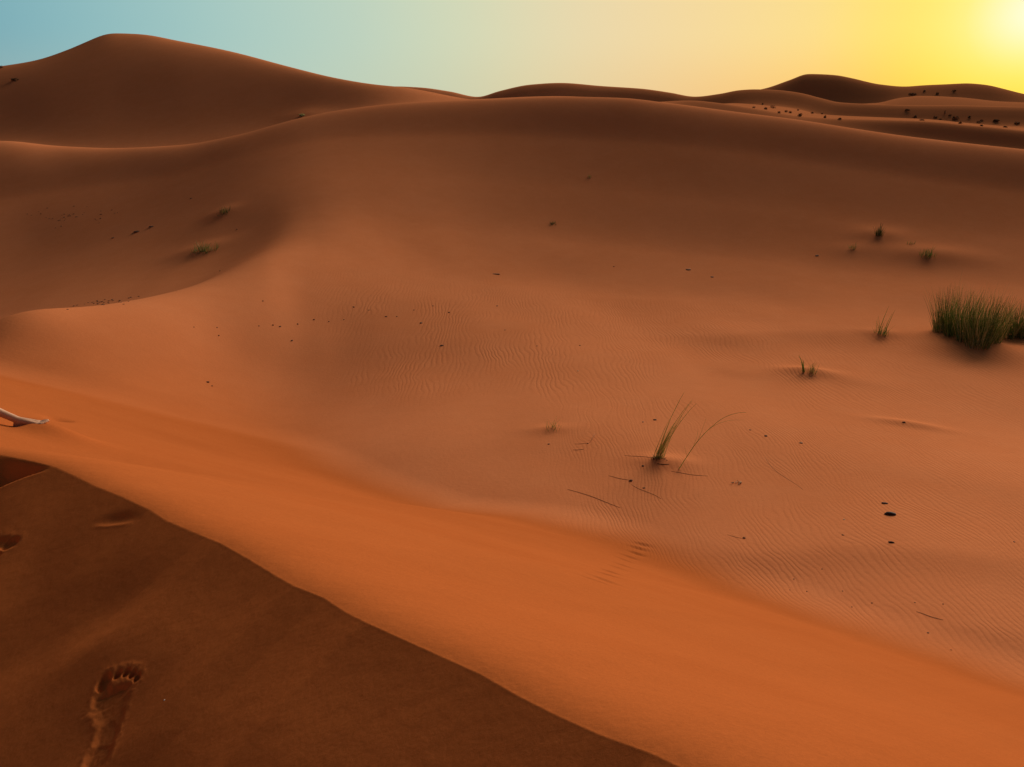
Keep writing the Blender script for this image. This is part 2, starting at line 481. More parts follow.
def sand_material():
    m, n, l, b = new_mat('sand')
    N = lambda t: n.new('ShaderNode'+t)
    def math_(op, a, c=None):
        q = N('Math'); q.operation = op
        for i, v in enumerate((a, c)):
            if v is None: continue
            if isinstance(v, (int, float)): q.inputs[i].default_value = v
            else: l.new(v, q.inputs[i])
        return q.outputs[0]
    tc = N('TexCoord'); P = tc.outputs['Object']
    def noise(scale, detail=3, rough=.5, vec=P):
        q = N('TexNoise'); q.inputs['Scale'].default_value = scale; q.inputs['Detail'].default_value = detail
        q.inputs['Roughness'].default_value = rough; l.new(vec, q.inputs['Vector']); return q.outputs['Fac']
    def attr(nm):
        q = N('Attribute'); q.attribute_name = nm; return q.outputs['Fac']
    rip, slip, lee = attr('ripple'), attr('slip'), attr('lee')
    def mixc(f, A, B):
        q = N('Mix'); q.data_type = 'RGBA'
        if isinstance(f, float): q.inputs['Factor'].default_value = f
        else: l.new(f, q.inputs['Factor'])
        for s, v in (('A', A), ('B', B)):
            if isinstance(v, tuple): q.inputs[s].default_value = (*v, 1)
            else: l.new(v, q.inputs[s])
        return q.outputs['Result']
    def ramp(f, a, b_):
        q = N('MapRange'); q.inputs['From Min'].default_value = a; q.inputs['From Max'].default_value = b_; q.clamp = True
        l.new(f, q.inputs['Value']); return q.outputs['Result']
    # coarse pale grains on the floor, fine red sand on the slip face
    big = noise(.35, 4); mid_ = noise(2.3, 4)
    floor_c = mixc(ramp(big, .35, .65), SAND_A, SAND_B)
    floor_c = mixc(math_('MULTIPLY', ramp(mid_, .4, .7), .35), floor_c, SAND_C)
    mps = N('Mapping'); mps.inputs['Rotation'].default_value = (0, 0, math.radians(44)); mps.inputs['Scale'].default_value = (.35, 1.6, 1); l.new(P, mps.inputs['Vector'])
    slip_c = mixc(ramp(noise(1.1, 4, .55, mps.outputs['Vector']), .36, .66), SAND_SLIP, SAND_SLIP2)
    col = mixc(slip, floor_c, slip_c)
    col = mixc(attr('far_dim'), col, SAND_FAR)  # lower dusk light on the far right flat, painted in as darker sand
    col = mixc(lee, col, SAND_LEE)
    grain = noise(650, 2, .6)
    grain2 = noise(130, 2, .6)
    g = math_('ADD', math_('MULTIPLY', ramp(grain, .3, .7), .6), math_('MULTIPLY', ramp(grain2, .3, .7), .4))
    hs = N('HueSaturation'); hs.inputs['Saturation'].default_value = 1
    l.new(math_('ADD', math_('ADD', math_('MULTIPLY', g, .26), .78), math_('MULTIPLY', math_('ADD', noise(7, 5, .65), noise(1.1, 4, .6)), .09)), hs.inputs['Value']); l.new(col, hs.inputs['Color'])
    l.new(hs.outputs['Color'], b.inputs['Base Color'])
    b.inputs['Roughness'].default_value = .95; b.inputs['Specular IOR Level'].default_value = 0
    # wind ripples: crests run away from the eye along y, wandering and forking a little
    sep = N('SeparateXYZ'); l.new(P, sep.inputs[0])
    cmb = N('CombineXYZ')
    mp = N('Mapping'); mp.inputs['Scale'].default_value = (1, .55, 1); l.new(P, mp.inputs['Vector'])
    w1 = noise(.9, 2, .5, mp.outputs['Vector']); w2 = noise(4.2, 2, .5, mp.outputs['Vector'])
    xx = math_('ADD', sep.outputs[0], math_('MULTIPLY', math_('SUBTRACT', w1, .5), .75))
    xx = math_('ADD', xx, math_('MULTIPLY', math_('SUBTRACT', w2, .5), .14))
    def wave(lam):
        ph = math_('MULTIPLY', xx, 2*math.pi/lam)
        return math_('MULTIPLY', math_('ADD', math_('SINE', ph), math_('MULTIPLY', math_('SINE', math_('ADD', math_('MULTIPLY', ph, 2), .9)), .25)), lam)
    far_ = ramp(math_('ADD', sep.outputs[1], math_('MULTIPLY', w1, 5)), 10.5, 13)
    mxf = N('Mix'); mxf.data_type = 'FLOAT'; l.new(far_, mxf.inputs['Factor']); l.new(wave(.047), mxf.inputs['A']); l.new(wave(.077), mxf.inputs['B'])
    saw = mxf.outputs['Result']
    amp = math_('MULTIPLY', rip, ramp(noise(1.3, 3), .25, .6))
    rh = math_('MULTIPLY', math_('MULTIPLY', saw, amp), RIPPLE_H)
    gh = math_('MULTIPLY', math_('ADD', math_('MULTIPLY', grain, .6), math_('MULTIPLY', grain2, .5)), .0008)
    lump = math_('MULTIPLY', noise(22, 3), .0022)
    mpf = N('Mapping'); mpf.inputs['Rotation'].default_value = (0, 0, math.radians(44)); mpf.inputs['Scale'].default_value = (1.2, 5, 1.2); l.new(P, mpf.inputs['Vector'])
    flow = math_('MULTIPLY', math_('MULTIPLY', noise(1.4, 5, .6, mpf.outputs['Vector']), slip), .0018)
    hsum = math_('ADD', math_('ADD', math_('ADD', rh, gh), lump), flow)
    bp = N('Bump'); bp.inputs['Strength'].default_value = 1; bp.inputs['Distance'].default_value = 1.0
    l.new(hsum, bp.inputs['Height']); l.new(bp.outputs['Normal'], b.inputs['Normal'])
    return m

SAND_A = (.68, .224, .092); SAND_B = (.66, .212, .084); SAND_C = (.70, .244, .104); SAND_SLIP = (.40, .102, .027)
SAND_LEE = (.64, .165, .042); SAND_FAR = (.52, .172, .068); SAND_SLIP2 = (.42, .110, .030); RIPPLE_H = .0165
M_sand = sand_material()
M_green = plain('grass_green', (.27, .38, .11), .6, .45, 9, translucent=.5)
M_dgreen = plain('grass_dark_green', (.115, .185, .055), .6, .4, 7, translucent=.5)
M_straw = plain('grass_straw', (.66, .54, .30), .7, .3, 12, translucent=.5)
M_olive = plain('stem_olive', (.50, .47, .20), .7, .3, 20, translucent=.5)
M_shrub = plain('shrub_leaf', (.16, .10, .045), .8, .4, 3)
M_stone = plain('dark_stone', (.10, .040, .020), .8, .4, 30)
M_black = plain('blackish_stone', (.040, .017, .011), .8, .4, 30)
M_brown = plain('brown_stone', (.26, .095, .036), .85, .35, 30)
M_twig = plain('dry_twig', (.42, .155, .052), .8, .3, 40)
M_pale = plain('bleached_stalk', (.62, .42, .25), .8, .2, 40)
M_white = plain('white_chip', (.8, .72, .6), .7, .1, 40)
M_skin = plain('skin', (.62, .34, .22), .55, .08, 18)
M_cloth = plain('shirt_cotton', (.10, .12, .16), .9, .15, 60)
M_short = plain('shorts_cotton', (.20, .17, .12), .9, .15, 60)
M_hair = plain('hair', (.02, .013, .009), .6, .2, 80)

# ------------------------------------------------------------------ object helpers
def link(name, me, mat=None, parent=None):
    o = bpy.data.objects.new(name, me); COL.objects.link(o)
    if mat: me.materials.append(mat)
    if parent: o.parent = parent
    return o

def tag(o, label, cat, group=None, kind=None):
    o['label'] = label; o['category'] = cat
    if group: o['group'] = group
    if kind: o['kind'] = kind
    return o

def thing(name, loc, label, cat, group=None, rz=0):
    o = bpy.data.objects.new(name, None); COL.objects.link(o)
    o.location = loc; o.rotation_euler.z = rz; o.empty_display_size = .1
    return tag(o, label, cat, group)

class MB:
    def __init__(s): s.v = []; s.f = []
    def tube(s, pts, rad, sides=3, phase=0.0):
        n0 = len(s.v); n = len(pts)
        for i, p in enumerate(pts):
            a = pts[max(i-1, 0)]; b = pts[min(i+1, n-1)]
            t = (b-a).normalized() if (b-a).length > 1e-9 else Vector((0, 0, 1))
            q = Vector((1, 0, 0)) if abs(t.x) < .8 else Vector((0, 1, 0))
            x = t.cross(q).normalized(); y = t.cross(x)
            r = rad[i] if isinstance(rad, (list, tuple)) else rad
            for k in range(sides):
                g = phase + 2*math.pi*k/sides
                s.v.append(p + x*(r*math.cos(g)) + y*(r*math.sin(g)))
        for i in range(n-1):
            for k in range(sides):
                k2 = (k+1) % sides
                s.f.append((n0+i*sides+k, n0+i*sides+k2, n0+(i+1)*sides+k2, n0+(i+1)*sides+k))
        s.f.append(tuple(n0+k for k in range(sides))[::-1]); s.f.append(tuple(n0+(n-1)*sides+k for k in range(sides)))
    def blade(s, base, length, lean, bend, rad, seg=5, R=rng):
        """one grass blade: starts upright along lean, curves over"""
        pts = []; rr = []
        d = Vector(lean).normalized(); p = Vector(base)
        side = Vector(bend)
        for i in range(seg+1):
            t = i/seg
            pts.append(p.copy()); rr.append(rad*(1-.85*t**1.3))
            dd = (d + side*(t*t)).normalized()
            p = p + dd*(length/seg)
        s.tube(pts, rr, 3, R.random()*6)
    def leaf(s, c, size, R=rng):
        n0 = len(s.v)
        a = Vector((R.gauss(0,1), R.gauss(0,1), R.gauss(0,1))).normalized(); q = Vector((R.gauss(0,1), R.gauss(0,1), R.gauss(0,1)))
        b = a.cross(q).normalized(); e = a.cross(b)*.25
        s.v += [c - a*size*.5, c + b*size*.25, c + a*size*.5, c - b*size*.25, c + e*size*.5]
        s.f += [(n0, n0+1, n0+4), (n0+1, n0+2, n0+4), (n0+2, n0+3, n0+4), (n0+3, n0, n0+4)]
    def mesh(s, name, smooth=False):
        me = bpy.data.meshes.new(name); me.from_pydata([tuple(v) for v in s.v], [], s.f); me.update()
        if smooth: me.polygons.foreach_set('use_smooth', [True]*len(me.polygons))
        return me

ground = build_ground(M_sand)
exec_objects = True

# ------------------------------------------------------------------ grass, one plant after another
ORD = ['first','second','third','fourth','fifth','sixth','seventh','eighth','ninth','tenth','eleventh','twelfth','thirteenth','fourteenth',
       'fifteenth','sixteenth','seventeenth','eighteenth','nineteenth','twentieth']

def tussock(name, u, v, clumps, label, cat, group=None, seed=1):
    """clumps: (du, dv, spread px, height px, blades, straw share)"""
    R = random.Random(seed)
    p0 = hit(u, v); t = thing(name, p0, label, cat, group)
    g, dg, st = MB(), MB(), MB()
    for (du, dv, sprd, hp, n, straw) in clumps:
        pc = hit(u+du, v+dv); k = px_size(pc)
        for i in range(n):
            rr = math.sqrt(R.random())*sprd*k; a = R.random()*2*math.pi
            x, y = pc.x + rr*math.cos(a), pc.y + rr*math.sin(a)*.9
            base = Vector((x, y, ground_at(x, y) - .015)) - p0
            out = Vector((x-pc.x, y-pc.y, 0))/max(sprd*k, 1e-4)
            L = hp*k*R.uniform(.42, 1.02)*(1-.15*(rr/(sprd*k))**2)
            lean = Vector((out.x*.26 + R.gauss(0,.11), out.y*.26 + R.gauss(0,.11), 1))
            bend = Vector((out.x*.22 + R.gauss(0,.12), out.y*.2 + R.gauss(0,.12), -.05))
            w = max(.0026, k*.21)*R.uniform(.7, 1.2)
            q = R.random()
            if q < straw:
                st.blade(base, L*R.uniform(.95, 1.28), lean, bend, w*.75, 5, R)
            elif q < straw + (1-straw)*.6: dg.blade(base, L*.95, lean, bend, w, 5, R)
            else: g.blade(base, L, lean, bend, w, 5, R)
    link('dark_blades', dg.mesh('dark_blades'), M_dgreen, t)
    link('green_blades', g.mesh('green_blades'), M_green, t)
    if st.v: link('dry_stalks', st.mesh('dry_stalks'), M_straw, t)
    return t

tussock('grass_tussock', 966, 341, [(-19,-10,12,52,240,.20),(-7,-4,14,56,300,.20),(7,1,15,57,330,.22),(20,1,13,54,270,.28),(30,-5,9,44,150,.34),(-27,-9,6,24,60,.4),(12,6,11,34,130,.3)],
        'large dark green grass tussock with straw tips, biggest plant in the sand basin', 'grass tussock', 'green grass tussocks', 3)
tussock('grass_tussock', 1016, 337, [(0,0,8,42,200,.16),(7,1,7,38,110,.22),(-7,2,5,24,50,.35)],
        'smaller dark green grass tussock just right of the big one, cut by the photo edge', 'grass tussock', 'green grass tussocks', 5)

def tuft(name, u, v, stems, label, cat='grass tuft', group='small grass tufts on the sand', mat=None, mat2=None, seed=1, hub=1.5, dark=None):
    """stems: (lean in x px, height px, bend x) for the tall ones, plus a low skirt of blades (n, height px, spread)"""
    R = random.Random(seed); p0 = hit(u, v); k = px_size(p0)
    t = thing(name, p0, label, cat, group)
    a, b = MB(), MB()
    for (kind, val) in stems:
        if kind == 'stem':
            lx, hp, bx, w = val
            a.blade(Vector((R.gauss(0, hub*k), R.gauss(0, hub*k), -.01)), math.hypot(lx, hp)*k, (lx, R.gauss(0, .12)*hp, hp), (bx, R.gauss(0,.1), -.05), max(.0022, w*k), 6, R)
        else:
            n, hp, sprd, dx = val
            for i in range(n):
                g_ = lambda: max(-1.5, min(1.5, R.gauss(0, 1)))*sprd*(.33 if i % 3 else .16)
                o = Vector((dx*k + g_()*k, g_()*k, 0))
                o.z = ground_at(p0.x+o.x, p0.y+o.y) - p0.z - .01
                (a if i % 3 else b).blade(o, hp*k*R.uniform(.45, 1.1), (R.gauss(0,.28), R.gauss(0,.28), 1), (R.gauss(0,.3), R.gauss(0,.3), -.1), max(.0018, .20*k)*R.uniform(.7,1.2), 4, R)
    link('green_blades', a.mesh('green_blades'), mat or M_green, t)
    if b.v: link('dry_stalks', b.mesh('dry_stalks'), mat2 or M_straw, t)
    return t

tuft('grass_tuft', 204, 251, [('skirt', (46, 11, 10, -1)), ('skirt', (40, 8, 12, 7)), ('skirt', (20, 6, 8, -8))],
     'pale green grass tuft spread low on a dark mound inside the shaded hollow', seed=11)
tuft('grass_tuft', 223, 213, [('skirt', (50, 6, 10, 1))], 'tiny dark tuft above the pale green one, high in the shaded hollow', mat=M_dgreen, mat2=M_olive, seed=12)
tuft('grass_tuft', 879, 235, [('skirt', (70, 9, 6, 0)), ('stem', (0, 13, 0, .5)), ('stem', (1, 12, .1, .5)), ('stem', (-1, 10, 0, .5)), ('stem', (-2, 9, 0, .5))],
     'dark upright grass tuft, topmost of the plants on the right dune slope', mat=M_dgreen, seed=13)
tuft('grass_tuft', 928, 256, [('skirt', (60, 8, 11, -1)), ('stem', (4, 11, .2, .3)), ('stem', (2, 11, 0, .3)), ('stem', (-3, 9, -.1, .3))],
     'thin grass tuft on a dark humped mound above the big tussock', seed=14)
tuft('grass_tuft', 853, 249, [('skirt', (26, 6, 8, 0)), ('stem', (2, 8, .1, .25))], 'faint dry tuft on the slope left of the dark upright tuft', mat=M_olive, seed=15)
tuft('grass_tuft', 911, 244, [('skirt', (22, 4, 7, 0))], 'tiny faint tuft just left of the humped mound on the right slope', mat=M_olive, seed=16)
tuft('grass_tuft', 881, 334, [('skirt', (34, 15, 10, 0)), ('stem', (5, 30, .06, .45)), ('stem', (4, 27, .10, .4)), ('stem', (6, 22, .1, .4)), ('stem', (-4, 20, -.15, .3)), ('stem', (-6, 15, -.2, .3))],
     'spiky green tuft with one tall dark spear, left of the big tussock', seed=17)
tuft('grass_tuft', 804, 372, [('stem', (-6, 18, -.35, .55)), ('stem', (-5, 20, -.45, .5)), ('stem', (-3, 16, -.3, .5)), ('stem', (-4, 14, -.2, .5)), ('stem', (-1, 12, -.1, .4)),
     ('skirt', (10, 9, 3, 0))], 'olive tuft curving to the left, on the low mound with two tufts', seed=18, hub=.8)
tuft('grass_tuft', 812, 373, [('skirt', (34, 12, 8, 0)), ('stem', (5, 12, .15, .3)), ('stem', (3, 11, .1, .3)), ('stem', (-4, 10, 0, .3))],
     'fanned straw green tuft, right one of two on the same low mound', mat=M_olive, seed=19)
tuft('grass_tuft', 551, 428, [('skirt', (30, 9, 16, 1)), ('stem', (4, 14, .2, .22)), ('stem', (9, 12, .3, .2)), ('stem', (-5, 8, -.2, .22))],
     'sparse dry tuft lying low left of the tall reed clump', mat=M_olive, seed=20)
tuft('grass_tuft', 589, 177, [('skirt', (20, 3, 5, 0))], 'tiny faint tuft high on the central dune face', mat=M_olive, seed=21)
tuft('grass_tuft', 553, 224, [('skirt', (40, 3.5, 6, 0))], 'little dark tuft midway up the central dune face', mat=M_dgreen, seed=22)

# the tall reed clump and the single arching stem
def stem_path(u0, v0, pts, dy=0.0):
    """a stem from the sand at (u0, v0), standing in one upright plane across the view"""
    p0 = hit(u0, v0); k = px_size(p0); out = [Vector((0, 0, -.02))]
    for (x, h) in pts: out.append(Vector((x*k, dy*h*k, h*k)))
    return p0, k, out
def smooth(pts, n=14):
    q = np.array([list(p) for p in pts]); t = np.linspace(0, 1, len(pts)); tt = np.linspace(0, 1, n)
    return [Vector((float(catmull(t, q[:,0], np.array([a]))[0]), float(catmull(t, q[:,1], np.array([a]))[0]), float(catmull(t, q[:,2], np.array([a]))[0]))) for a in tt]

p0, k, _ = stem_path(658, 458, [])
t = thing('reed_clump', p0, 'tall leaning clump of thin olive reeds in the middle of the rippled basin', 'reed clump')
R = random.Random(31); a, b = MB(), MB()
for i in range(22):
    x0 = R.gauss(0, 2.6); hgt = R.choice([68, 62, 56, 52, 44, 38, 30, 24])*R.uniform(.9, 1.08)
    lean = .47*R.uniform(.55, 1.2); cv = R.uniform(.05, .22)
    pts = [Vector((x0*k, R.gauss(0, 1.6)*k, -.02))]
    dy = R.gauss(0, .12)
    for q in (.3, .6, .85, 1): pts.append(Vector(((x0 + lean*.8*hgt*q + cv*hgt*q**3*.6)*k, dy*hgt*q*k, hgt*q*(1-.06*q)*k*1.06)))
    w = max(.0022, .40*k)*R.uniform(.7, 1.15)
    pp = smooth(pts)
    (a if i % 4 else b).tube(pp, [w*(1-.75*j/(len(pp)-1)) for j in range(len(pp))], 4)
for i in range(26):
    a.blade(Vector((R.gauss(0, 3)*k, R.gauss(0, 2)*k, -.01)), R.uniform(4, 16)*k, (R.gauss(.25,.3), R.gauss(0,.2), 1), (R.gauss(.1,.2), 0, 0), .26*k, 4, R)
link('reed_stems', a.mesh('reed_stems'), M_olive, t); link('dry_stems', b.mesh('dry_stems'), M_straw, t)
base = MB()
for i in range(26): base.blade(Vector((R.gauss(1, 4)*k, R.gauss(-1, 1.6)*k, .0)), R.uniform(2, 6)*k, (R.gauss(0,1), R.gauss(0,1), .35), (0, 0, -.3), .4*k, 3, R)
link('root_litter', base.mesh('root_litter'), M_stone, t)

p0, k, pts = stem_path(678, 469, [(8,14),(17,30),(28,44),(40,55),(52,60),(62,61)])
t = thing('arching_reed', p0, 'single thin reed arching right beside the tall reed clump', 'reed')
m_ = MB(); pp = smooth(pts, 26); m_.tube(pp, [.48*k*(1-.72*j/25) for j in range(26)], 4); link('main_stem', m_.mesh('main_stem'), M_olive, t)
m_ = MB()
for (x0, h0, path) in ((28,44,[(38,49),(50,52),(62,52)]), (17,30,[(20,38),(22,46),(24,54)]), (13,23,[(16,33),(17,42)]), (8,14,[(6,20),(5,25)])):
    q = smooth([Vector((x0*k, 0, h0*k))] + [Vector((x*k, .04*h*k, h*k)) for x, h in path], 12); m_.tube(q, [.17*k*(1-.6*j/11) for j in range(12)], 3)
link('side_twigs', m_.mesh('side_twigs'), M_olive, t)

# ------------------------------------------------------------------ far shrubs
def shrub(u, v, wp, hp, label, group, seed, name='desert_shrub', mat=None):
    R = random.Random(seed); p = hit(u, v); k = px_size(p)
    t = thing(name, p, label, 'shrub', group)
    m_ = MB(); rx, rz = wp*k*.44, hp*k*.9
    nl = [(R.gauss(0,.45), R.gauss(0,.4), R.uniform(.5, 1)) for _ in range(5)]
    for i in range(170):
        cx, cy, hh = R.choice(nl)
        q = Vector((R.gauss(0,1), R.gauss(0,1), abs(R.gauss(0,1)))).normalized()*R.uniform(.25, 1)**.5*.6
        m_.leaf(Vector(((cx+q.x)*rx*.72, (cy+q.y)*rx*.72, max(.02, q.z*1.5*hh)*rz)), rx*R.uniform(.22, .42), R)
    link('foliage', m_.mesh('foliage'), mat or M_shrub, t)
    s_ = MB()
    for i in range(5):
        s_.tube([Vector((R.gauss(0,.1)*rx, R.gauss(0,.1)*rx, -.08)), Vector((R.gauss(0,.4)*rx, R.gauss(0,.3)*rx, rz*.6))], rx*.05, 4)
    link('stems', s_.mesh('stems'), M_twig, t)
    return t

def row(items, what, where, group, seed):
    items = sorted(items)
    for i, (u, v, w, h) in enumerate(items):
        size = 'broad' if w >= 8 else 'small' if w >= 4.5 else 'tiny'
        n = 'leftmost' if i == 0 else 'rightmost' if i == len(items)-1 else ORD[i] + ' from the left'
        shrub(u, v, w, h, size + ' ' + what + ', ' + n + ' ' + where, group, seed*100+i)

row([(753.5,108,3.5,3),(762.5,104.5,3,2.5),(766,109.5,5,3.5),(773,108.3,5,4),(779,113,4.5,3),(785.5,112.3,4.5,3.5),(790,113.2,5,3.5),(800,116.3,7,4),(798,110.8,3,2.5),
     (811.5,113.5,4.5,3),(822,114.3,3,3),(825,118,6,3.5),(840,119.3,6,2.5)], 'shrub', 'in the row behind the central dune', 'shrubs in a row behind the central dune', 4)
row([(907,110.7,7,2.5),(915,117.5,6,3.5),(921.5,120.5,6,2.5),(935.5,118,5,3),(944.5,114,3.5,5),(950,115.8,4,2.5),(955.5,119.8,9,5),(960.5,123.8,6,3.5),(969.5,117.8,5,3),
     (978,122.5,4,2.5),(982,120.8,4,2),(996,121.3,10,2.5),(1005.5,127.5,6,2.5),(981,126,6,2.5),(1017,124.5,8,4),(940,119.8,4,2)], 'shrub', 'on the pale flat at the far right', 'shrubs on the far right flat', 5)
row([(912.5,94.8,8,3),(924,91.5,4,2.5),(937.5,94.3,5,3),(954.5,91.5,5,3)], 'shrub', 'of four below the far right skyline', 'shrubs below the far right skyline', 6)
shrub(14, 81, 10, 4.5, 'dark shrub on the left flank of the big left dune', 'shrubs on the big left dune', 71)
shrub(1, 68, 5, 3.5, 'small dark shrub on the left skyline at the photo edge', 'shrubs on the big left dune', 72)
shrub(303, 116, 12, 3.5, 'low olive shrub straddling the sharp crest in front of the big left dune', None, 73, mat=M_olive)
shrub(768, 88.8, 0.1+1.5, 1.4, 'barely visible shrub on the skyline left of the far peak', None, 74) if False else None

# ------------------------------------------------------------------ stones, chips and dead stalks
def stone_mesh(seed, flat):
    import bmesh
    R = random.Random(seed); bm = bmesh.new(); bmesh.ops.create_icosphere(bm, subdivisions=2, radius=1)
    ph = [R.uniform(0, 6) for _ in range(6)]
    for q in bm.verts:
        c = q.co
        f = 1 + .16*math.sin(2.3*c.x+ph[0]) + .14*math.sin(2.9*c.y+ph[1]) + .12*math.sin(3.7*c.z+ph[2]+c.x*2) + .06*math.sin(7*c.x+ph[3])*math.sin(6*c.y+ph[4])
        q.co = Vector((c.x*f, c.y*f*.7, c.z*f*flat))
    me = bpy.data.meshes.new('stone'); bm.to_mesh(me); bm.free()
    me.polygons.foreach_set('use_smooth', [True]*len(me.polygons)); return me
STONES = {}
def stone(u, v, wp, label, group=None, mat=None, name='pebble', flat=.45, rz=None, seed=0, cat='pebble', asp=1.0):
    p = hit(u, v); k = px_size(p); mat = mat or M_brown
    key = (seed % 5, flat, mat.name)
    if key not in STONES:
        STONES[key] = stone_mesh(seed % 5, flat); STONES[key].materials.append(mat)
    o = bpy.data.objects.new(name, STONES[key]); COL.objects.link(o)
    sc = wp*k*.5*(.95 if wp > 6 else .72); o.scale = (sc, sc*asp, sc); o.location = p + Vector((0, 0, sc*flat*.12)); o.rotation_euler.z = rz if rz is not None else (seed*1.7) % 6.28
    return tag(o, label, cat, group)

stone(889.5, 514.5, 13.5, 'long flat blackish stone, biggest of three dark stones on the right ripples', 'three dark stones on the right ripples', M_black, 'dark_stone', .34, -.28, 1, 'stone', .55)
stone(884.5, 503.5, 7, 'small flat blackish stone just above the biggest of the three', 'three dark stones on the right ripples', M_black, 'dark_stone', .34, -.3, 2, 'stone', .55)
stone(891.5, 542.5, 7, 'small flat blackish stone, lowest of the three on the right ripples', 'three dark stones on the right ripples', M_black, 'dark_stone', .34, -.4, 3, 'stone', .55)
stone(904, 422.5, 4.5, 'dark clod half buried at the tip of a sand streak under the big tussock', None, M_stone, 'dark_stone', .5, -.3, 4, 'stone')
stone(843, 535, 4, 'small brown pebble left of the three dark stones', None, M_brown, seed=5)
stone(766, 436, 5, 'dark brown pebble, largest of three right of the arching reed', 'pebbles right of the arching reed', M_stone, seed=6)
stone(750, 430, 3.2, 'small brown pebble, left of the three right of the arching reed', 'pebbles right of the arching reed', seed=7)
stone(801, 443, 6, 'flat brown pebble, rightmost of three right of the arching reed', 'pebbles right of the arching reed', flat=.3, seed=8)
stone(655, 420, 5.5, 'flat dark pebble left of the top of the tall reed clump', None, M_stone, flat=.35, rz=.1, seed=9)
stone(643, 422, 4, 'faint brown pebble left of the flat dark one by the reeds', None, flat=.3, seed=10)
stone(744, 538, 5, 'brown pebble on the low sand bar below the pale scrap', None, seed=11)
stone(1014.5, 542, 3, 'tiny dark pebble near the right edge among strong ripples', None, M_stone, seed=12)
stone(643, 466, 4, 'dark crumb left of the foot of the tall reed clump', None, M_stone, seed=13)
stone(631, 481, 6, 'dark knot of dead root below left of the reed clump', None, M_stone, 'root_knot', .5, .3, 14, 'root')
stone(644, 488, 4.5, 'smaller brown knot of root right below the dark knot', None, M_brown, 'root_knot', .5, .3, 15, 'root')
stone(588, 443.5, 3, 'tiny brown seed head below right of the sparse dry tuft', None, seed=16)
stone(549, 444, 4, 'small brown crumb right under the sparse dry tuft', None, flat=.4, seed=17)
stone(442, 345.5, 6, 'dark flat pebble at the upper edge of the central ripples', None, M_stone, flat=.3, rz=.15, seed=18)
stone(580, 345.5, 3, 'pale brown speck right of the dark pebble on the central ripples', None, seed=19)
stone(496, 274, 9, 'thin dark streak of twig litter on the foot of the central dune', None, M_brown, 'twig_litter', .16, 0, 20, 'litter', .6)
stone(688, 269.5, 6.5, 'thin brown streak of litter on the right foot of the dune', None, M_brown, 'twig_litter', .16, .1, 21, 'litter')
stone(712, 277, 5, 'small dark scrap right of the thin streak at the dune foot', None, M_stone, 'twig_litter', .25, .1, 22, 'litter')
stone(817, 255.5, 5.5, 'dark flat scrap on the slope below left of the upright tuft', None, M_stone, 'twig_litter', .25, .1, 23, 'litter')
stone(614, 266.5, 2.5, 'lone tiny brown speck on the middle of the dune foot', None, seed=24)
stone(207.5, 382, 6, 'dark clod at the bottom of the dim trough on the left', None, M_stone, flat=.35, rz=.1, seed=25)
stone(212, 386, 3, 'small crumb just under the dark clod in the left trough', None, seed=26)
stone(237, 229.5, 3, 'tiny dark speck below the tiny tuft in the shaded hollow', None, M_stone, seed=27)
stone(191, 198.5, 3, 'tiny dark speck high in the shaded hollow', None, M_stone, seed=28)
stone(220, 271, 2.6, 'tiny dark speck low in the shaded hollow under the tuft', None, M_stone, seed=29)
stone(113, 238, 4.5, 'dark crumb in the left part of the shaded hollow', None, M_stone, seed=30)
stone(137, 231.5, 9, 'long dark streak in the middle of the shaded hollow, lower left half', 'streaks in the shaded hollow', M_stone, 'twig_litter', .12, .25, 31, 'litter')
stone(152, 226.5, 8, 'long dark streak in the middle of the shaded hollow, upper right half', 'streaks in the shaded hollow', M_stone, 'twig_litter', .12, .3, 32, 'litter')

# loose crumbs: rows one can tell apart only by the place
for i, (u, v, w) in enumerate([(194,327,2.6),(217,327.5,2.2),(219,335.5,3.4),(259,326,2.4),(273,325,3),(280,326.5,3.6),(298,324,3),(292,340.5,3.8),(314,319.5,3),(329,321.5,2.6),(263,301,3)]):
    stone(u, v, w, 'tiny dark crumb scattered above the dim trough on the left', 'crumbs above the left trough', M_stone if i % 2 else M_brown, 'sand_crumb', .5, None, 40+i, 'crumb')
for i, (u, v, w) in enumerate([(344,319.5,2.6),(354,307,3.6),(369,310,2.6),(386,316.5,3.8),(397,316.5,2.8),(414,310,3),(421,323,4.5),(433,306,2.8),(449,312.5,3.6),(497,306,3),(505,330,2.4),(537,346,2.4)]):
    stone(u, v, w, 'tiny brown crumb scattered just above the central ripples', 'crumbs above the central ripples', M_stone if i % 3 == 0 else M_brown, 'sand_crumb', .4, None, 60+i, 'crumb')
Rr = random.Random(5)
for i in range(40):
    u = Rr.gauss(72, 26); v = 216 - (u-72)*.09 + Rr.gauss(0, 4.2)
    if not 12 < u < 122: continue
    stone(u, v, Rr.uniform(1.3, 2.6), 'dark crumb in the speckled patch high in the shaded hollow', 'crumbs of the upper patch in the hollow', M_stone, 'sand_crumb', .35, None, 80+i, 'crumb')
for i in range(34):
    u = Rr.gauss(108, 19); v = 303.2 - (u-100)*.075 + Rr.gauss(0, 1.8)
    if not 62 < u < 150: continue
    stone(u, v, Rr.uniform(1.8, 4.4), 'dark crumb in the patch along the lip of the shaded hollow', 'crumbs along the lip of the hollow', M_stone, 'sand_crumb', .25, None, 140+i, 'crumb')
for i, (u, v, w) in enumerate([(794,579,2.6),(807,591.5,2.2),(842.5,591,2.4),(872,603,2.6),(852,607,2.4),(915,602.5,2.4),(943,604,2.6),(928,633,3.2),(951,650,2.6),(822,569,2),(790,590,2)]):
    stone(u, v, w, 'tiny dark crumb among the ripples along the foot of the orange slope', 'crumbs along the foot of the orange slope', M_stone if i % 2 else M_brown, 'sand_crumb', .5, None, 200+i, 'crumb')

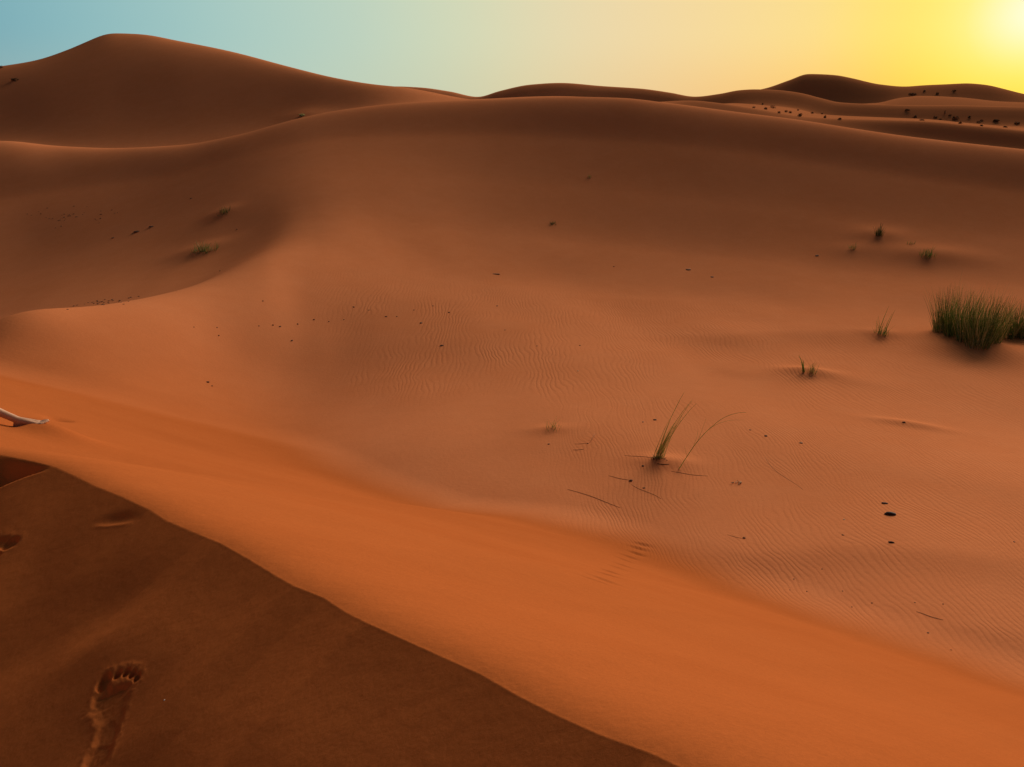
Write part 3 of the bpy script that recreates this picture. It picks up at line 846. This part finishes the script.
def stalk(u0, v0, u1, v1, wpx, mat, label, name='dry_stalk', sag=.0, group=None, cat='dry stalk', wob=.035, arch=.0, seed=1):
    R = random.Random(seed); P = hit(u0, v0); Q = hit(u1, v1); k = px_size(P); L = (Q-P).length
    pts = []
    n = 12; ph = R.uniform(0, 6)
    side = Vector((-(Q-P).y, (Q-P).x, 0)).normalized()
    for i in range(n+1):
        f = i/n; p = P.lerp(Q, f) + side*(math.sin(f*5+ph)*wob*L + math.sin(f*math.pi)*sag*L)
        p.z = ground_at(p.x, p.y) + wpx*k*.04 + arch*L*math.sin(f*math.pi)
        pts.append(p-P)
    m_ = MB(); m_.tube(pts, [wpx*k*.30*(1-.5*abs(2*i/n-1)**2) for i in range(n+1)], 5)
    o = link(name, m_.mesh(name, True), mat); o.location = P
    return tag(o, label, cat, group)
stalk(568, 489, 621, 507, 1.1, M_twig, 'long thin brown stalk half sunk below left of the reed clump', seed=2, wob=.025)
stalk(916, 612, 943, 620, 1.5, M_twig, 'short brown twig lying at the foot of the orange slope on the right', seed=3)
stalk(608, 476, 629, 480, 1.0, M_twig, 'thin brown twig ending at the dark root knot', seed=4)
stalk(632, 484, 660, 499, 1.0, M_twig, 'faint brown twig trailing right and down from the root knots', seed=5, wob=.04)
stalk(625, 455, 654, 458, .9, M_twig, 'thin dark stalk on the sand left of the reed foot', seed=6)
stalk(657, 464, 669, 464.5, 1.5, M_stone, 'short dark stick lying under the reed foot', seed=7)
stalk(671, 472, 708, 476, 1.0, M_twig, 'long brown stalk on the sand right of the arching reed base', seed=8)
stalk(575, 444, 587, 443.5, .8, M_twig, 'fine brown stem tied to the tiny seed head', seed=9)
stalk(589, 443, 597, 434, .7, M_twig, 'fine upright twig rising from the tiny seed head', seed=10, arch=.1)
stalk(573, 450, 584, 449.5, 1.0, M_twig, 'short brown stem below the tiny seed head', seed=11)
stalk(764, 395+62, 800, 490, .6, M_twig, 'hair thin stalk slanting across the sand right of the pale scrap', seed=12)
stalk(727, 535, 743, 538.5, .8, M_twig, 'fine stem pointing at the pebble on the low sand bar', seed=13)
t = thing('pale_scrap', hit(739, 483), 'bleached scrap of broken stalks right of the arching reed', 'dry scrap')
m_ = MB(); R = random.Random(9); k = px_size(t.location)
for i in range(9):
    c = Vector((R.gauss(0, 3)*k, R.gauss(0, 3)*k, .008)); d = Vector((R.gauss(0,1), R.gauss(0,1), R.uniform(0,.4))).normalized()*R.uniform(2, 4.5)*k*.5
    m_.tube([c-d, c, c+d], .42*k, 4)
link('stalk_pieces', m_.mesh('stalk_pieces'), M_pale, t)
stone(733, 482.5, 3.4, 'dark brown bit at the left end of the bleached scrap', None, M_brown, seed=91)
stone(844, 519.5, 3, 'pale grain above the small brown pebble left of the dark stones', None, M_pale, seed=92)
stone(164.5, 700, 3.2, 'white chip on the dark sand right of the footprint', None, M_white, 'white_chip', .5, .6, 93, 'chip')
stone(578, 371, 2.6, 'pale grain on the central ripples', None, M_pale, seed=94)


# ------------------------------------------------------------------ the person sitting on the sand at the left edge (foot and shin in view)
def fused(name, bits, voxel, mat, parent=None, smooth_it=4):
    """one continuous skin grown round tapered limbs: bits are (p, q, radius at p, radius at q)"""
    import bmesh
    bm = bmesh.new()
    for (p, q, r0, r1) in bits:
        p = Vector(p); q = Vector(q); L = (q-p).length
        for c, r in ((p, r0), (q, r1)):
            bmesh.ops.create_icosphere(bm, subdivisions=2, radius=r, matrix=Matrix.Translation(c))
        if L > 1e-5:
            rot = (q-p).to_track_quat('Z', 'Y').to_matrix().to_4x4()
            bmesh.ops.create_cone(bm, cap_ends=True, segments=14, radius1=r0, radius2=r1, depth=L, matrix=Matrix.Translation((p+q)/2) @ rot)
    me = bpy.data.meshes.new(name+'_bits'); bm.to_mesh(me); bm.free()
    o = bpy.data.objects.new(name, me); COL.objects.link(o)
    rm = o.modifiers.new('r', 'REMESH'); rm.mode = 'VOXEL'; rm.voxel_size = voxel; rm.use_smooth_shade = True
    sm = o.modifiers.new('s', 'SMOOTH'); sm.iterations = smooth_it; sm.factor = .5
    dg = bpy.context.evaluated_depsgraph_get(); dg.update()
    m2 = bpy.data.meshes.new_from_object(o.evaluated_get(dg)); m2.name = name
    o.modifiers.clear(); o.data = m2; bpy.data.meshes.remove(me)
    m2.materials.clear(); m2.materials.append(mat); m2.polygons.foreach_set('use_smooth', [True]*len(m2.polygons))
    if parent: o.parent = parent
    return o

heel = HEEL.copy(); heel.z = ground_at(heel.x, heel.y); toe_ = heel + Vector((.25, .03, .022))
fx = Vector((toe_.x-heel.x, toe_.y-heel.y, 0)).normalized(); fy = Vector((-fx.y, fx.x, 0))
per = thing('person', heel, 'person sitting at the left photo edge, bare foot and shin stretched over the orange sand', 'person')
def G(x, y, h):
    """x along the foot, y away from the eye, h above the sand there"""
    p = heel + fx*x + fy*y
    return Vector((p.x, p.y, ground_at(p.x, p.y) + h)) - heel
def mid(p, q, f): return p.lerp(q, f)
def leg(hip, knee, heel_p, toe_dir, up):
    ank = heel_p + toe_dir*.035 + up*.075
    ball = heel_p + toe_dir*.175 + up*.028
    yv = up.cross(toe_dir).normalized()
    b = [(hip, mid(hip, knee, .5), .084, .068), (mid(hip, knee, .5), knee, .068, .050), (knee, mid(knee, ank, .3), .048, .047), (mid(knee, ank, .3), mid(knee, ank, .65), .047, .034), (mid(knee, ank, .65), ank, .034, .031),
         (heel_p + up*.032, ank, .031, .036), (heel_p + up*.03, ball, .030, .024), (ank, ball + yv*.02, .034, .023), (ank, ball - yv*.02, .032, .021), (ball - yv*.028, ball + yv*.026, .020, .023)]
    for j, (off, ln, r) in enumerate([(.030,.072,.0135),(.010,.070,.0098),(-.006,.062,.0092),(-.021,.053,.0088),(-.035,.044,.0086)]):
        base = ball + yv*off - up*.004
        tip = base + toe_dir*ln + up*.010
        b.append((base, base + toe_dir*ln*.6 + up*.012, r*1.15, r)); b.append((base + toe_dir*ln*.6 + up*.012, tip, r, r*1.06))
    return b
td = (toe_ - heel).normalized(); upv = Vector((0, 0, 1)); upv = (upv - td*upv.dot(td)).normalized()
hip1, hip2 = G(-.70, .03, .11), G(-.70, .23, .11)
knee1 = Vector(fx*(-.33)) + Vector((0, 0, .27)); heel1 = Vector((0, 0, -.020))
knee2 = G(-.56, .25, .42); heel2 = G(-.60, .25, .002)
pel = G(-.72, .13, .13); chest = G(-.84, .13, .42); neckb = G(-.88, .13, .60); neckt = G(-.875, .13, .68); head = G(-.865, .13, .765)
sh1, sh2 = neckb + fy*(-.17) - Vector((0,0,.035)), neckb + fy*.17 - Vector((0,0,.035))
el1, el2 = G(-1.03, -.10, .27), G(-1.03, .36, .27)
wr1, wr2 = G(-1.12, -.10, .045), G(-1.12, .36, .045)
bits = leg(hip1, knee1, heel1, td, upv) + leg(hip2, knee2, heel2, td, upv)
bits += [(hip1, hip2, .095, .095), (pel, mid(pel, chest, .5), .115, .105), (mid(pel, chest, .5), chest, .105, .115), (chest - fy*.06, chest + fy*.06, .105, .105), (chest, neckb, .11, .06), (sh1, sh2, .055, .055),
         (neckb, neckt, .052, .048), (neckt, head, .05, .07), (head, head + Vector((0,0,.045)) - fx*.015, .078, .082), (head + fx*.035 - Vector((0,0,.045)), head - Vector((0,0,.02)), .042, .06)]
bits += [(head + fx*.078 + Vector((0,0,.012)), head + fx*.094 - Vector((0,0,.018)), .010, .014), (head + fx*.075 - fy*.02 - Vector((0,0,.046)), head + fx*.075 + fy*.02 - Vector((0,0,.046)), .009, .009)]
for sg in (-1, 1): bits += [(head + fy*.078*sg - Vector((0,0,.015)), head + fy*.082*sg + Vector((0,0,.02)), .012, .016), (head + fx*.066 + fy*.03*sg + Vector((0,0,.022)), head + fx*.066 + fy*.03*sg + Vector((0,0,.022)), .014, .014)]
for (sh, el, wr, sg) in ((sh1, el1, wr1, -1), (sh2, el2, wr2, 1)):
    bits += [(sh, el, .050, .040), (el, mid(el, wr, .35), .041, .039), (mid(el, wr, .35), wr, .039, .027)]
    hd = (-fx*.9 + fy*.15*sg).normalized(); hy = Vector((-hd.y, hd.x, 0)); palm = wr + hd*.075 - Vector((0,0,.025))
    bits += [(wr, palm + hy*.025, .024, .016), (wr, palm - hy*.025, .024, .016), (palm - hy*.028, palm + hy*.028, .015, .015)]
    for j, (off, ln) in enumerate([(.033,.070),(.011,.078),(-.011,.074),(-.033,.058)]):
        a0 = palm + hy*off; a1 = a0 + hd*ln*.5 + hy*off*.25 + Vector((0,0,.006)); a2 = a0 + hd*ln + hy*off*.45 - Vector((0,0,.010))
        bits += [(a0, a1, .0105, .0095), (a1, a2, .0095, .0078)]
    t0 = wr + hd*.03 - hy*.022*sg; bits += [(t0, t0 + hd*.035 - hy*.035*sg - Vector((0,0,.015)), .013, .0105), (t0 + hd*.035 - hy*.035*sg - Vector((0,0,.015)), t0 + hd*.06 - hy*.045*sg - Vector((0,0,.022)), .0105, .009)]
fused('body', bits, .0062, M_skin, per, 3)
fused('shirt', [(pel + Vector((0,0,.05)), mid(pel, chest, .5), .128, .122), (mid(pel, chest, .5), chest, .122, .130), (chest - fy*.06, chest + fy*.06, .120, .120), (chest, neckb - Vector((0,0,.03)), .124, .075), (sh1, sh2, .068, .068),
        (sh1, mid(sh1, el1, .55), .066, .058), (sh2, mid(sh2, el2, .55), .066, .058)], .012, M_cloth, per)
fused('shorts', [(hip1, hip2, .112, .112), (pel, pel + Vector((0,0,.04)), .128, .126), (hip1, mid(hip1, knee1, .72), .104, .080), (hip2, mid(hip2, knee2, .72), .104, .080)], .012, M_short, per)
fused('hair', [(head + Vector((0,0,.06)) - fx*.022, head + Vector((0,0,.05)) - fx*.03, .086, .088), (head - fx*.05 + Vector((0,0,.02)), head - fx*.055 - Vector((0,0,.05)), .062, .05)], .009, M_hair, per)



per.scale = (.82, .82, .82)

# ------------------------------------------------------------------ light and air
SUN_AZ, SUN_EL = math.radians(30), math.radians(20.5)
sun_d = bpy.data.lights.new('sun', 'SUN'); sun_d.energy = 4.0; sun_d.angle = math.radians(40); sun_d.color = (1.0, .86, .69)
sun = bpy.data.objects.new('sun', sun_d); COL.objects.link(sun)
dirv = Vector((math.sin(SUN_AZ)*math.cos(SUN_EL), math.cos(SUN_AZ)*math.cos(SUN_EL), math.sin(SUN_EL)))
sun.rotation_euler = dirv.to_track_quat('Z', 'Y').to_euler(); sun.location = (20, 20, 30)

SKY_STRENGTH = .006; SKY_GLOW = .90; ZENITH = .11
wd = bpy.data.worlds.new('World'); S.world = wd; wd.use_nodes = True
wn, wl = wd.node_tree.nodes, wd.node_tree.links
bg = wn['Background']
sky = wn.new('ShaderNodeTexSky'); sky.sky_type = 'NISHITA'; sky.sun_disc = False
sky.sun_elevation = math.radians(3.0); sky.sun_rotation = math.radians(40); sky.air_density = 1.0; sky.dust_density = 1.5; sky.ozone_density = 1.0
N = lambda t: wn.new('ShaderNode'+t)
def lin(c): return tuple(((q/255+.055)/1.055)**2.4 if q/255 > .04045 else q/255/12.92 for q in c) + (1,)
def wmath(op, a, c=None):
    q = N('Math'); q.operation = op
    for i, v in enumerate((a, c)):
        if v is None: continue
        if isinstance(v, (int, float)): q.inputs[i].default_value = v
        else: wl.new(v, q.inputs[i])
    return q.outputs[0]
tc = N('TexCoord'); nrm = N('VectorMath'); nrm.operation = 'NORMALIZE'; wl.new(tc.outputs['Generated'], nrm.inputs[0])
gl = ray(1036, 12); gl = gl/np.linalg.norm(gl)           # the last of the sun, behind thin dust above the far dunes
dt = N('VectorMath'); dt.operation = 'DOT_PRODUCT'; wl.new(nrm.outputs[0], dt.inputs[0]); dt.inputs[1].default_value = tuple(gl)
ang = wmath('DIVIDE', wmath('ARCCOSINE', wmath('MINIMUM', dt.outputs['Value'], 1.0)), math.pi)
def ramp_(fac, stops):
    r = N('ValToRGB'); r.color_ramp.interpolation = 'B_SPLINE' if len(stops) > 20 else 'EASE'
    r.color_ramp.interpolation = 'B_SPLINE'
    e = r.color_ramp.elements
    while len(e) < len(stops): e.new(.5)
    for k, (p, c) in enumerate(stops): e[k].position = p; e[k].color = c
    wl.new(fac, r.inputs['Fac']); return r.outputs['Color']
D = lambda d: d/180
air = ramp_(ang, [(0, lin((255,252,228))), (D(1.8), lin((255,248,185))), (D(3.6), lin((255,240,125))), (D(7), lin((255,228,106))), (D(12), lin((253,223,144))), (D(20), lin((247,219,162))), (D(27), lin((237,219,176))),
                  (D(34), lin((216,221,186))), (D(42), lin((192,214,196))), (D(53), lin((160,202,200))), (D(66), lin((108,168,186))), (D(95), lin((96,112,128))), (D(180), lin((90,84,98)))])
low = ramp_(ang, [(0, lin((255,240,110))), (D(5), lin((255,222,72))), (D(9), lin((253,200,88))), (D(15), lin((250,202,126))), (D(22), lin((243,207,150))), (D(30), lin((226,214,170))), (D(37), lin((206,212,182))),
                  (D(46), lin((188,212,194))), (D(60), lin((160,196,196))), (D(95), lin((106,114,122))), (D(180), lin((98,86,94)))])
sp_ = N('SeparateXYZ'); wl.new(nrm.outputs[0], sp_.inputs[0])
def rng_(v, a, b, c, d, smooth=True):
    q = N('MapRange'); q.interpolation_type = 'SMOOTHSTEP' if smooth else 'LINEAR'
    for nm, val in zip(('From Min','From Max','To Min','To Max'), (a, b, c, d)): q.inputs[nm].default_value = val
    wl.new(v, q.inputs['Value']); return q.outputs['Result']
mx = N('Mix'); mx.data_type = 'RGBA'; wl.new(rng_(sp_.outputs[2], -.01, .085, 0, 1), mx.inputs['Factor']); wl.new(low, mx.inputs['A']); wl.new(air, mx.inputs['B'])
zen = rng_(sp_.outputs[2], .16, .62, 1, ZENITH)            # dusk: the sky darkens towards the zenith
vm = N('VectorMath'); vm.operation = 'SCALE'; wl.new(mx.outputs['Result'], vm.inputs[0]); wl.new(zen, vm.inputs['Scale'])
glow = N('Background'); wl.new(vm.outputs[0], glow.inputs['Color']); glow.inputs['Strength'].default_value = SKY_GLOW
wl.new(sky.outputs['Color'], bg.inputs['Color']); bg.inputs['Strength'].default_value = SKY_STRENGTH
ad = N('AddShader'); wl.new(bg.outputs[0], ad.inputs[0]); wl.new(glow.outputs[0], ad.inputs[1])
wl.new(ad.outputs[0], wn['World Output'].inputs['Surface'])

S.view_settings.view_transform = 'Standard'; S.view_settings.look = 'None'
S.view_settings.exposure = .06; S.view_settings.gamma = 1; S.view_settings.use_curve_mapping = False
S.render.engine = 'CYCLES'
S.cycles.max_bounces = 6
